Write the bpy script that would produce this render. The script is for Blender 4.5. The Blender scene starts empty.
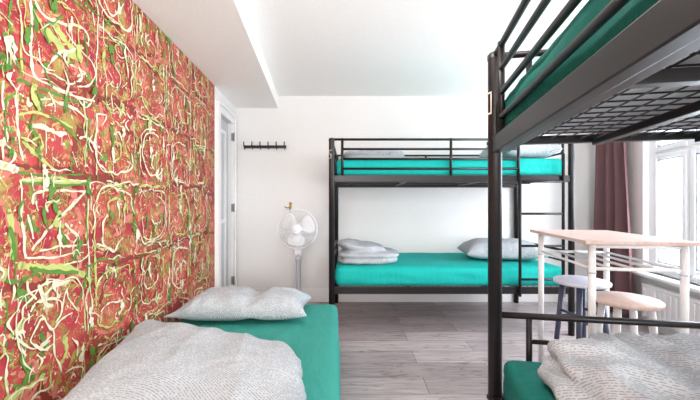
import bpy, bmesh, math, random
from mathutils import Vector, Matrix, noise
C = bpy.context.scene.collection
PI = math.pi
random.seed(7)

# ---------------------------------------------------------------- materials
def lin(c):
    return tuple(((v/255)/12.92 if v/255 <= .04045 else (((v/255)+.055)/1.055)**2.4) for v in c) + (1.0,)

def mat(name, col, rough=.5, metal=0, spec=.5, bump=0, bscale=50):
    m = bpy.data.materials.new(name); m.use_nodes = True
    nt = m.node_tree; b = nt.nodes['Principled BSDF']
    b.inputs['Base Color'].default_value = lin(col)
    b.inputs['Roughness'].default_value = rough
    b.inputs['Metallic'].default_value = metal
    b.inputs['Specular IOR Level'].default_value = spec
    tc = nt.nodes.new('ShaderNodeTexCoord')
    n = nt.nodes.new('ShaderNodeTexNoise'); n.inputs['Scale'].default_value = bscale
    nt.links.new(tc.outputs['Object'], n.inputs['Vector'])
    # slight procedural variation of the colour
    mx = nt.nodes.new('ShaderNodeMix'); mx.data_type = 'RGBA'
    c = lin(col)
    mx.inputs[6].default_value = tuple(v*.93 for v in c[:3])+(1,)
    mx.inputs[7].default_value = tuple(min(1, v*1.05) for v in c[:3])+(1,)
    nt.links.new(n.outputs['Fac'], mx.inputs[0]); nt.links.new(mx.outputs[2], b.inputs['Base Color'])
    if bump:
        bp = nt.nodes.new('ShaderNodeBump'); bp.inputs['Strength'].default_value = bump; bp.inputs['Distance'].default_value = .01
        nt.links.new(n.outputs['Fac'], bp.inputs['Height']); nt.links.new(bp.outputs['Normal'], b.inputs['Normal'])
    return m

def ramp(nt, inp, stops):
    r = nt.nodes.new('ShaderNodeValToRGB'); e = r.color_ramp.elements
    while len(e) < len(stops): e.new(.5)
    for k, (p, c) in enumerate(stops):
        e[k].position = p; e[k].color = c if len(c) == 4 else lin(c)
    nt.links.new(inp, r.inputs['Fac']); return r
def math_(nt, op, a, b=None, c=None):
    n = nt.nodes.new('ShaderNodeMath'); n.operation = op
    for i, v in enumerate((a, b, c)):
        if v is None: continue
        if isinstance(v, (int, float)): n.inputs[i].default_value = v
        else: nt.links.new(v, n.inputs[i])
    return n.outputs[0]
def mixc(nt, fac, a, b):
    n = nt.nodes.new('ShaderNodeMix'); n.data_type = 'RGBA'
    for i, v in ((0, fac), (6, a), (7, b)):
        if isinstance(v, (int, float)): n.inputs[i].default_value = v
        elif isinstance(v, tuple): n.inputs[i].default_value = v
        else: nt.links.new(v, n.inputs[i])
    return n.outputs[2]
def noise_n(nt, vec, scale, detail=2, dist=0, rough=.5):
    n = nt.nodes.new('ShaderNodeTexNoise'); n.inputs['Scale'].default_value = scale
    n.inputs['Detail'].default_value = detail; n.inputs['Distortion'].default_value = dist; n.inputs['Roughness'].default_value = rough
    nt.links.new(vec, n.inputs['Vector']); return n.outputs['Fac']
def mapping(nt, scale=(1,1,1), loc=(0,0,0), rot=(0,0,0)):
    tc = nt.nodes.new('ShaderNodeTexCoord'); mp = nt.nodes.new('ShaderNodeMapping')
    mp.inputs['Scale'].default_value = scale; mp.inputs['Location'].default_value = loc; mp.inputs['Rotation'].default_value = rot
    nt.links.new(tc.outputs['Object'], mp.inputs['Vector']); return mp.outputs[0]

def bedding_mat():
    m = bpy.data.materials.new('dashed_cotton'); m.use_nodes = True; nt = m.node_tree; b = nt.nodes['Principled BSDF']
    v = mapping(nt)
    wob = nt.nodes.new('ShaderNodeTexNoise'); wob.inputs['Scale'].default_value = 3; wob.inputs['Detail'].default_value = 0
    nt.links.new(v, wob.inputs['Vector'])
    va = nt.nodes.new('ShaderNodeVectorMath'); va.operation = 'MULTIPLY_ADD'
    nt.links.new(wob.outputs['Color'], va.inputs[0]); va.inputs[1].default_value = (.10,.10,.10); nt.links.new(v, va.inputs[2])
    ds = nt.nodes.new('ShaderNodeVectorMath'); ds.operation = 'DISTANCE'
    nt.links.new(va.outputs[0], ds.inputs[0]); ds.inputs[1].default_value = (.25, -.55, -.1)
    s = math_(nt, 'SINE', math_(nt, 'MULTIPLY', ds.outputs['Value'], 900.0))
    ln = math_(nt, 'GREATER_THAN', s, .1)
    br = math_(nt, 'GREATER_THAN', noise_n(nt, v, 150, 0), .45)
    mask = math_(nt, 'MULTIPLY', math_(nt, 'MULTIPLY', ln, br), .62)
    base = ramp(nt, noise_n(nt, v, 6, 3), [(.3, (180,185,190)), (.7, (192,196,200))])
    col = mixc(nt, mask, base.outputs[0], lin((116,121,125)))
    nt.links.new(col, b.inputs['Base Color']); b.inputs['Roughness'].default_value = .95
    b.inputs['Specular IOR Level'].default_value = .15
    bp = nt.nodes.new('ShaderNodeBump'); bp.inputs['Strength'].default_value = .5; bp.inputs['Distance'].default_value = .006
    h = math_(nt, 'ADD', math_(nt, 'MULTIPLY', mask, -.3), noise_n(nt, v, 38, 4))
    nt.links.new(h, bp.inputs['Height']); nt.links.new(bp.outputs['Normal'], b.inputs['Normal'])
    return m

def sheet_mat(name, col):
    m = bpy.data.materials.new(name); m.use_nodes = True; nt = m.node_tree; b = nt.nodes['Principled BSDF']
    v = mapping(nt)
    c = lin(col)
    base = mixc(nt, noise_n(nt, v, 4, 3), tuple(x*.9 for x in c[:3])+(1,), tuple(min(1, x*1.08) for x in c[:3])+(1,))
    nt.links.new(base, b.inputs['Base Color']); b.inputs['Roughness'].default_value = .8
    b.inputs['Specular IOR Level'].default_value = .25
    v2 = mapping(nt, scale=(3, 1, 1), rot=(0, 0, .6))
    bp = nt.nodes.new('ShaderNodeBump'); bp.inputs['Strength'].default_value = .35; bp.inputs['Distance'].default_value = .02
    nt.links.new(noise_n(nt, v2, 5, 4, 1.2), bp.inputs['Height']); nt.links.new(bp.outputs['Normal'], b.inputs['Normal'])
    return m

def floor_mat():
    m = bpy.data.materials.new('grey_oak_planks'); m.use_nodes = True; nt = m.node_tree; b = nt.nodes['Principled BSDF']
    v = mapping(nt, loc=(.33, -.04, 0))
    br = nt.nodes.new('ShaderNodeTexBrick'); nt.links.new(v, br.inputs['Vector'])
    br.offset = .37; br.offset_frequency = 2; br.squash = 1
    br.inputs['Color1'].default_value = lin((178,166,167)); br.inputs['Color2'].default_value = lin((206,196,195))
    br.inputs['Mortar'].default_value = lin((96,88,88)); br.inputs['Scale'].default_value = 1
    br.inputs['Mortar Size'].default_value = .0022; br.inputs['Mortar Smooth'].default_value = .3
    br.inputs['Brick Width'].default_value = 1.25; br.inputs['Row Height'].default_value = .192; br.inputs['Bias'].default_value = 0
    g = noise_n(nt, mapping(nt, scale=(1.2, 16, 1)), 3, 6, .8, .62)
    gr = ramp(nt, g, [(.3, (112,105,106)), (.5, (200,195,193)), (.72, (255,250,246))])
    mul = nt.nodes.new('ShaderNodeMix'); mul.data_type = 'RGBA'; mul.blend_type = 'MULTIPLY'; mul.inputs[0].default_value = .55
    nt.links.new(br.outputs['Color'], mul.inputs[6]); nt.links.new(gr.outputs[0], mul.inputs[7])
    kn = ramp(nt, noise_n(nt, mapping(nt, scale=(2.4, 9, 1)), 2.2, 3, 1.5), [(.33, (150,140,138)), (.42, (255,255,255))])
    mul2 = nt.nodes.new('ShaderNodeMix'); mul2.data_type = 'RGBA'; mul2.blend_type = 'MULTIPLY'; mul2.inputs[0].default_value = .5
    nt.links.new(mul.outputs[2], mul2.inputs[6]); nt.links.new(kn.outputs[0], mul2.inputs[7])
    nt.links.new(mul2.outputs[2], b.inputs['Base Color'])
    b.inputs['Roughness'].default_value = .42
    bp = nt.nodes.new('ShaderNodeBump'); bp.inputs['Strength'].default_value = .25; bp.inputs['Distance'].default_value = .003
    nt.links.new(g, bp.inputs['Height']); nt.links.new(bp.outputs['Normal'], b.inputs['Normal'])
    return m

def wood_mat(name, c1, c2):
    m = bpy.data.materials.new(name); m.use_nodes = True; nt = m.node_tree; b = nt.nodes['Principled BSDF']
    g = noise_n(nt, mapping(nt, scale=(14, 1.2, 1)), 4, 4, .6)
    r = ramp(nt, g, [(.3, c1), (.7, c2)]); nt.links.new(r.outputs[0], b.inputs['Base Color'])
    b.inputs['Roughness'].default_value = .45; return m

def mural_mat():
    m = bpy.data.materials.new('mural_ground'); m.use_nodes = True; nt = m.node_tree; b = nt.nodes['Principled BSDF']
    v = mapping(nt)
    red = ramp(nt, noise_n(nt, v, 4.5, 5, 1.0), [(.30, (136,24,42)), (.45, (172,42,58)), (.58, (190,74,70)), (.72, (204,110,90))])
    brn = mixc(nt, ramp(nt, noise_n(nt, mapping(nt, scale=(1,1,2.2), loc=(3,1,2)), 3.6, 4, 1.6), [(.50, (0,0,0)), (.64, (205,205,205))]).outputs[0], red.outputs[0], lin((136,74,40)))
    lime = mixc(nt, ramp(nt, noise_n(nt, mapping(nt, loc=(7,2,5)), 6, 4, 2.0), [(.56, (0,0,0)), (.66, (235,235,235))]).outputs[0], brn, lin((170,160,78)))
    grn = mixc(nt, ramp(nt, noise_n(nt, mapping(nt, loc=(1,9,4)), 11, 2, 1.5), [(.66, (0,0,0)), (.69, (250,250,250))]).outputs[0], lime, lin((96,140,50)))
    # thin wandering drips of pale paint
    n1 = noise_n(nt, mapping(nt, loc=(2,5,8)), 9, 2, 2.5)
    ln = math_(nt, 'LESS_THAN', math_(nt, 'ABSOLUTE', math_(nt, 'SUBTRACT', n1, .5)), .013)
    ln = math_(nt, 'MULTIPLY', ln, math_(nt, 'GREATER_THAN', noise_n(nt, v, 14, 2), .47))
    c1 = mixc(nt, ln, grn, lin((212,178,124)))
    n2 = noise_n(nt, mapping(nt, loc=(12,5,1)), 7, 3, 3.0)
    l2 = math_(nt, 'LESS_THAN', math_(nt, 'ABSOLUTE', math_(nt, 'SUBTRACT', n2, .52)), .016)
    l2 = math_(nt, 'MULTIPLY', l2, math_(nt, 'GREATER_THAN', noise_n(nt, mapping(nt, loc=(4,4,4)), 10, 2), .5))
    c2 = mixc(nt, l2, c1, lin((136,140,56)))
    sp = noise_n(nt, mapping(nt, scale=(1,1.6,.8)), 34, 2, .6)
    c3 = mixc(nt, ramp(nt, sp, [(.655, (0,0,0)), (.675, (225,225,225))]).outputs[0], c2, lin((204,192,152)))
    nt.links.new(c3, b.inputs['Base Color']); b.inputs['Roughness'].default_value = .6
    return m

def glass_mat():
    m = bpy.data.materials.new('window_glass'); m.use_nodes = True; nt = m.node_tree
    nt.nodes.remove(nt.nodes['Principled BSDF']); out = nt.nodes['Material Output']
    t = nt.nodes.new('ShaderNodeBsdfTransparent'); g = nt.nodes.new('ShaderNodeBsdfGlossy'); g.inputs['Roughness'].default_value = .02
    mx = nt.nodes.new('ShaderNodeMixShader')
    mx.inputs[0].default_value = .05; nt.links.new(t.outputs[0], mx.inputs[1]); nt.links.new(g.outputs[0], mx.inputs[2])
    nt.links.new(mx.outputs[0], out.inputs[0]); return m

M = dict(
    wall=mat('white_wall', (230,227,225), .85, bump=.15, bscale=120),
    ceil=mat('white_ceiling', (250,246,243), .9, bump=.1, bscale=90),
    trim=mat('white_gloss_trim', (236,234,232), .4),
    pvc=mat('white_window_frame', (238,238,240), .35),
    gasket=mat('grey_gasket', (92,96,104), .6),
    metal=mat('charcoal_metal', (28,23,24), .38, spec=.38),
    wire=mat('black_wire', (28,26,28), .45),
    white_metal=mat('white_metal', (232,232,232), .35),
    plastic=mat('white_plastic', (238,238,240), .4),
    grey_plastic=mat('grey_plastic', (196,196,204), .4),
    brass=mat('brass', (170,130,60), .35, metal=.9),
    steel=mat('steel', (150,150,152), .3, metal=.9),
    black=mat('black_metal', (30,27,27), .4),
    navy=mat('slate_paint', (66,70,92), .45),
    seat_grey=mat('pale_grey_paint', (205,208,222), .4),
    curtain=mat('plum_curtain', (112,82,84), .95, spec=.1, bump=.2, bscale=300),
    ticking=mat('mattress_ticking', (214,214,220), .9, bump=.3, bscale=60),
    teal=sheet_mat('teal_sheet', (20,172,163)),
    teal2=sheet_mat('soft_teal_sheet', (60,152,140)),
    teal3=sheet_mat('shaded_teal_sheet', (20,108,98)),  # same teal sheet, with the right bunk's shade put into its colour
    bed=bedding_mat(), floor=floor_mat(), mural=mural_mat(), glass=glass_mat(),
    ptop=wood_mat('birch_veneer', (204,176,164), (218,196,188)),
    umber=mat('umber_paint', (134,50,40), .6), salmon=mat('salmon_paint', (208,120,104), .6), cream=mat('cream_paint', (226,219,190), .5), lime=mat('lime_paint', (186,194,112), .5), green=mat('green_paint', (90,134,50), .5),
    sticker=mat('cream_sticker', (226,216,200), .6), doorshade=mat('door_shaded_white', (196,198,204), .45),  # white door leaf greyed, shade of its grooves put into the colour
    rad=mat('radiator_white', (228,222,222), .4),
    trunk=mat('dark_base', (60,58,60), .6),
)

# ---------------------------------------------------------------- mesh helpers
def box(bm, x0, x1, y0, y1, z0, z1, bev=0, mtx=None):
    r = bmesh.ops.create_cube(bm, size=1)
    vs = r['verts']
    for v in vs: v.co = Vector((x0+(v.co.x+.5)*(x1-x0), y0+(v.co.y+.5)*(y1-y0), z0+(v.co.z+.5)*(z1-z0)))
    if bev:
        es = list({e for v in vs for e in v.link_edges})
        r2 = bmesh.ops.bevel(bm, geom=es, offset=bev, segments=2, affect='EDGES', profile=.5)
        vs = list({v for f in r2['faces'] for v in f.verts} | {v for v in vs if v.is_valid})
    if mtx is not None:
        for v in vs: v.co = mtx @ v.co
def frame_of(d):
    d = d.normalized(); up = Vector((0,0,1)) if abs(d.z) < .95 else Vector((1,0,0))
    a = d.cross(up).normalized(); return a, a.cross(d).normalized()
def tube(bm, pts, r, seg=12, cap=True, rs=None):
    pts = [Vector(p) for p in pts]; rings = []
    for i, p in enumerate(pts):
        d = (pts[min(i+1, len(pts)-1)] - pts[max(i-1, 0)])
        a, b = frame_of(d); rr = rs[i] if rs else r
        rings.append([bm.verts.new(p + a*math.cos(2*PI*k/seg)*rr + b*math.sin(2*PI*k/seg)*rr) for k in range(seg)])
    for A, B in zip(rings, rings[1:]):
        for k in range(seg): bm.faces.new((A[k], A[(k+1)%seg], B[(k+1)%seg], B[k])).smooth = True
    if cap:
        bm.faces.new(rings[0][::-1]); bm.faces.new(rings[-1])
def lathe(bm, prof, seg=32, c=(0,0,0), axis='z'):
    rings = []
    def P(r, h, a):
        x, y = r*math.cos(a), r*math.sin(a)
        if axis == 'z': return Vector((c[0]+x, c[1]+y, c[2]+h))
        return Vector((c[0]+x, c[1]+h, c[2]+y))
    for r, h in prof:
        if r < 1e-6: rings.append([bm.verts.new(P(0, h, 0))])
        else: rings.append([bm.verts.new(P(r, h, 2*PI*k/seg)) for k in range(seg)])
    for A, B in zip(rings, rings[1:]):
        for k in range(seg):
            a, a2, b, b2 = A[k%len(A)], A[(k+1)%len(A)], B[k%len(B)], B[(k+1)%len(B)]
            f = [a, a2, b2, b]; u = []
            for q in f:
                if q not in u: u.append(q)
            if len(u) >= 3:
                try: bm.faces.new(u).smooth = True
                except ValueError: pass
def obj(name, bm, m, parent=None, smooth=False):
    bmesh.ops.recalc_face_normals(bm, faces=bm.faces)
    me = bpy.data.meshes.new(name); bm.to_mesh(me); bm.free()
    for k in (m if isinstance(m, (list, tuple)) else [m]): me.materials.append(k)
    if smooth:
        for p in me.polygons: p.use_smooth = True
    o = bpy.data.objects.new(name, me); C.objects.link(o)
    if parent: o.parent = parent
    return o
def tag(o, label, cat, group=None):
    o['label'] = label; o['category'] = cat
    if group: o['group'] = group
    return o
def thing(name, label, cat, loc=(0,0,0), rz=0, group=None):
    o = bpy.data.objects.new(name, None); C.objects.link(o); o.empty_display_size = .1
    o.location = loc; o.rotation_euler = (0,0,rz)
    return tag(o, label, cat, group)
def struct(name, bm, m, parent=None, smooth=False):
    o = obj(name, bm, m, parent, smooth); o['kind'] = 'structure'; return o
def B(): return bmesh.new()

# ---------------------------------------------------------------- room
CEIL = 2.296; BACK = 3.82; FRONT = -1.45
WL = lambda y: -1.1455 - .0618*(y-1.797)
SLR = .148; WR = lambda y: 2.78 - SLR*(BACK-y)
def prism(bm, pts, z0, z1):
    a = [bm.verts.new((x, y, z0)) for x, y in pts]; b = [bm.verts.new((x, y, z1)) for x, y in pts]
    bm.faces.new(a[::-1]); bm.faces.new(b); n = len(pts)
    for i in range(n): bm.faces.new((a[i], a[(i+1)%n], b[(i+1)%n], b[i]))
T = .16
bm = B(); prism(bm, [(WL(FRONT)-T, FRONT-T), (WR(FRONT)+T, FRONT-T), (WR(BACK)+T, BACK+T), (WL(BACK)-T, BACK+T)], -.1, 0); struct('floor', bm, M['floor'])
bm = B(); prism(bm, [(WL(FRONT)-T, FRONT-T), (WR(FRONT)+T, FRONT-T), (WR(BACK)+T, BACK+T), (WL(BACK)-T, BACK+T)], CEIL, CEIL+.1); ceiling = struct('ceiling', bm, M['ceil'])
bm = B(); prism(bm, [(WL(FRONT), FRONT), (-.301, FRONT), (-.804, BACK), (WL(BACK), BACK)], 2.162, CEIL); struct('trim_1', bm, M['ceil'])
bm = B(); prism(bm, [(WL(BACK)-T, BACK), (WR(BACK)+T, BACK), (WR(BACK)+T, BACK+T), (WL(BACK)-T, BACK+T)], 0, CEIL); struct('wall_back', bm, M['wall'])
# left wall with a doorway near the back corner
D0, D1, DH = 3.215, 3.63, 1.945
bm = B()
def lw(bm, y0, y1, z0, z1): prism(bm, [(WL(y0), y0), (WL(y1), y1), (WL(y1)-T, y1), (WL(y0)-T, y0)], z0, z1)
lw(bm, D1, BACK, 0, CEIL); lw(bm, D0, D1, DH, CEIL); lw(bm, 3.095, D0, 0, CEIL)
struct('wall_left', bm, M['wall'])
bm = B(); lw(bm, FRONT, 3.095, 0, CEIL); wall_left = struct('wall_left', bm, M['mural'])
# door: casing, leaf and hinges
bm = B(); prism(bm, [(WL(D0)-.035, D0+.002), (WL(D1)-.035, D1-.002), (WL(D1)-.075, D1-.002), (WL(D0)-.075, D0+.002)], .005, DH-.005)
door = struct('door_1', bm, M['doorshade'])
bm = B()
for a, b in ((D0+.10, D0+.135), (D1-.15, D1-.11)):
    prism(bm, [(WL(a)-.02, a), (WL(b)-.02, b), (WL(b)-.036, b), (WL(a)-.036, a)], .12, DH-.12)
for z in (.12, .9, DH-.15):
    prism(bm, [(WL(D0+.1)-.021, D0+.1), (WL(D1-.11)-.021, D1-.11), (WL(D1-.11)-.036, D1-.11), (WL(D0+.1)-.036, D0+.1)], z, z+.035)
struct('door_panel_moulding', bm, M['trim'], door)
bm = B()
def cas(y0, y1, z0, z1, t=.022): prism(bm, [(WL(y0)+t, y0), (WL(y1)+t, y1), (WL(y1)-.001, y1), (WL(y0)-.001, y0)], z0, z1)
cas(D0-.085, D0-.0003, 0, DH+.08); cas(D1+.0003, D1+.075, 0, DH+.08); cas(D0, D1, DH, DH+.08)
cas(D0-.095, D0-.07, 0, DH+.0695, .034); cas(D1+.06, D1+.082, 0, DH+.0695, .034); cas(D0-.095, D1+.082, DH+.07, DH+.095, .034)
struct('door_frame', bm, M['trim'], door)
for z in (.28, 1.05, 1.80):
    bm = B(); tube(bm, [(WL(D1)+.028, D1-.004, z-.045), (WL(D1)+.028, D1-.004, z+.045)], .007); box(bm, WL(D1)-.0, WL(D1)+.026, D1-.006, D1-.001, z-.04, z+.04)
    struct('hinge', bm, M['steel'], door)
# right wall: local frame, t runs along the wall toward the camera, n points outward
cosr = 1/math.sqrt(1+SLR*SLR)
RM = Matrix.Translation((2.78, BACK, 0)) @ Matrix(((-SLR*cosr, cosr, 0, 0), (-cosr, -SLR*cosr, 0, 0), (0, 0, 1, 0), (0, 0, 0, 1)))
tt = lambda y: (BACK-y)/cosr
OP0, OP1, SILL, HEAD = tt(3.125), tt(1.44), .48, 2.06
TE = tt(FRONT)
bm = B()
box(bm, -.1, TE, 0, T, 0, SILL, mtx=RM); box(bm, -.1, TE, 0, T, HEAD, CEIL, mtx=RM)
box(bm, -.1, OP0, 0, T, SILL, HEAD, mtx=RM); box(bm, OP1, TE, 0, T, SILL, HEAD, mtx=RM)
struct('wall_right', bm, M['wall'])
gl = [(3.014, 2.745), (2.62, 2.351), (2.226, 1.957), (1.83, 1.56)]
ZB, ZM0, ZM1, ZT = .579, 1.478, 1.592, 1.96
bm = B()
n0, n1 = .055, .115
def wbx(bm, t0, t1, a, b, z0, z1, bev=.004): box(bm, t0, t1, a, b, z0, z1, bev, RM)
wbx(bm, OP0, OP0+.05, n0, n1, SILL, HEAD); wbx(bm, OP1-.05, OP1, n0, n1, SILL, HEAD)
wbx(bm, OP0, OP1, n0, n1, SILL, SILL+.045); wbx(bm, OP0, OP1, n0, n1, HEAD-.045, HEAD); wbx(bm, OP0, OP1, n0, n1, 1.515, 1.555)
for (a, b), (c, d) in zip(gl, gl[1:]):
    mid = (tt(b)+tt(c))/2; wbx(bm, mid-.022, mid+.022, n0, n1, SILL, HEAD)
win = struct('window_1', bm, M['pvc'])
for (a, b) in gl:
    for (z0, z1) in ((ZB, ZM0), (ZM1, ZT)):
        t0, t1 = tt(a), tt(b); f = .042; m0, m1 = .035, .085
        bm = B()
        wbx(bm, t0-f, t0, m0, m1, z0-f, z1+f, .005); wbx(bm, t1, t1+f, m0, m1, z0-f, z1+f, .005)
        wbx(bm, t0, t1, m0, m1, z0-f, z0, .005); wbx(bm, t0, t1, m0, m1, z1, z1+f, .005)
        fr = struct('window_sash', bm, M['pvc'], win)
        bm = B(); g = .007; q0, q1 = .044, .07
        wbx(bm, t0, t0+g, q0, q1, z0, z1, 0); wbx(bm, t1-g, t1, q0, q1, z0, z1, 0); wbx(bm, t0, t1, q0, q1, z0, z0+g, 0); wbx(bm, t0, t1, q0, q1, z1-g, z1, 0)
        struct('gasket', bm, M['gasket'], fr)
        bm = B(); wbx(bm, t0, t1, .055, .061, z0, z1, 0); struct('window_pane', bm, M['glass'], fr)
bm = B(); wbx(bm, OP0-.04, OP1+.04, -.085, .05, SILL-.03, SILL, .008); struct('window_sill', bm, M['trim'], win)
# unseen wall behind the camera; its wide window is added to light the room
bm = B(); w0, w1, z0, z1 = -.95, 1.75, .75, 2.1
xl, xr = WL(FRONT)-T, WR(FRONT)+T
box(bm, xl, xr, FRONT-T, FRONT, 0, z0); box(bm, xl, xr, FRONT-T, FRONT, z1, CEIL); box(bm, xl, w0, FRONT-T, FRONT, z0, z1); box(bm, w1, xr, FRONT-T, FRONT, z0, z1)
struct('wall_front', bm, M['wall'])
bm = B()
for a, b in ((w0, w0+.06), (.37, .43), (w1-.06, w1)): box(bm, a, b, FRONT-.1, FRONT-.04, z0, z1)
box(bm, w0, w1, FRONT-.1, FRONT-.04, z0, z0+.06); box(bm, w0, w1, FRONT-.1, FRONT-.04, z1-.06, z1)
w2 = struct('added_window', bm, M['pvc'])
bm = B(); box(bm, w0+.06, w1-.06, FRONT-.075, FRONT-.069, z0+.06, z1-.06); struct('window_pane', bm, M['glass'], w2)
# baseboards
bm = B(); box(bm, WL(BACK)+.03, WR(BACK)-.02, BACK-.018, BACK, 0, .12, .003); box(bm, WL(BACK)+.03, WR(BACK)-.02, BACK-.012, BACK, .12, .145, .004); struct('baseboard_back', bm, M['trim'])
bm = B(); wbx(bm, .02, TE, -.016, 0, 0, .13, .003); struct('baseboard_right', bm, M['trim'])

# ---------------------------------------------------------------- mural strokes
def catmull(p, n=7):
    if len(p) < 3: return p
    out = []
    q = [p[0]]+p+[p[-1]]
    for i in range(1, len(q)-2):
        a, b, c, d = q[i-1], q[i], q[i+1], q[i+2]
        for k in range(n):
            t = k/n
            out.append(tuple(.5*((2*b[j])+(-a[j]+c[j])*t+(2*a[j]-5*b[j]+4*c[j]-d[j])*t*t+(-a[j]+3*b[j]-3*c[j]+d[j])*t**3) for j in range(2)))
    out.append(p[-1]); return out
paint = {'umber': B(), 'salmon': B(), 'cream': B(), 'lime': B(), 'green': B()}
cnt = [0]
def WP(y, z, off): return Vector((WL(y)+off, y, z))
Y_END, Z_END = 3.085, 2.155
def stroke(kind, pts, w, jit=.35, n=7):
    bm = paint[kind]; cnt[0] += 1; off = (.0004 if kind in ('umber', 'salmon') else .0010)+cnt[0]*.0000045 + (.0004 if kind == 'cream' else 0)
    P = catmull(pts, n); sd = random.random()*50; P = [(p[0]+.007*noise.noise(Vector((p[0]*22, p[1]*22, sd))), p[1]+.007*noise.noise(Vector((p[0]*22, p[1]*22, sd+9)))) for p in P]
    prev = None
    for i, p in enumerate(P):
        a = P[max(i-1, 0)]; b = P[min(i+1, len(P)-1)]
        dx, dz = b[0]-a[0], b[1]-a[1]; L = math.hypot(dx, dz) or 1
        nx, nz = -dz/L, dx/L
        e = min(i, len(P)-1-i); tap = min(1, .55+.25*e)
        ww = w*.44*tap*max(.15, 1+jit*2.6*noise.noise(Vector((p[0]*45+sd, p[1]*45, sd))))
        y0, z0, y1, z1 = p[0]+nx*ww, p[1]+nz*ww, p[0]-nx*ww, p[1]-nz*ww
        y0, y1 = min(y0, Y_END), min(y1, Y_END); z0, z1 = min(z0, Z_END), min(z1, Z_END)
        cur = (bm.verts.new(WP(y0, z0, off)), bm.verts.new(WP(y1, z1, off)))
        if prev: bm.faces.new((prev[0], prev[1], cur[1], cur[0]))
        prev = cur
    for p in (P[0], P[-1]): blob(kind, p[0], p[1], w*.42, off)
def blob(kind, y, z, r, off=None, sy=1):
    if y+r > Y_END or z+r > Z_END: return
    bm = paint[kind]; off = off or .0012+random.random()*.0006; sd = random.random()*99
    vs = [bm.verts.new(WP(y+math.cos(a)*r*sy*(1+.5*noise.noise(Vector((math.cos(a)+sd, math.sin(a), 0)))), z+math.sin(a)*r*(1+.5*noise.noise(Vector((math.cos(a), math.sin(a)+sd, 0)))), off)) for a in [2*PI*k/10 for k in range(10)]]
    bm.faces.new(vs)
for z in (.835, 1.2, 1.56, 1.92):
    for k in range(8):
        y = .75+.3*k; zz = z+random.uniform(-.03, .03)
        stroke('umber', [(y+.33*q/5, zz+random.uniform(-.014, .014)) for q in range(6)], random.uniform(.012, .04), .5)
for k in range(150):
    y, z = random.uniform(.8, 3.05), random.uniform(.35, 2.1); a = random.uniform(0, 6.28); l_ = random.uniform(.05, .16)
    stroke(random.choice(['umber', 'salmon', 'salmon']), [(y, z), (y+math.cos(a)*l_*.5+.02, z+math.sin(a)*l_*.5), (y+math.cos(a+.5)*l_, z+math.sin(a+.5)*l_)], random.uniform(.01, .035), .7)
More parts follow.
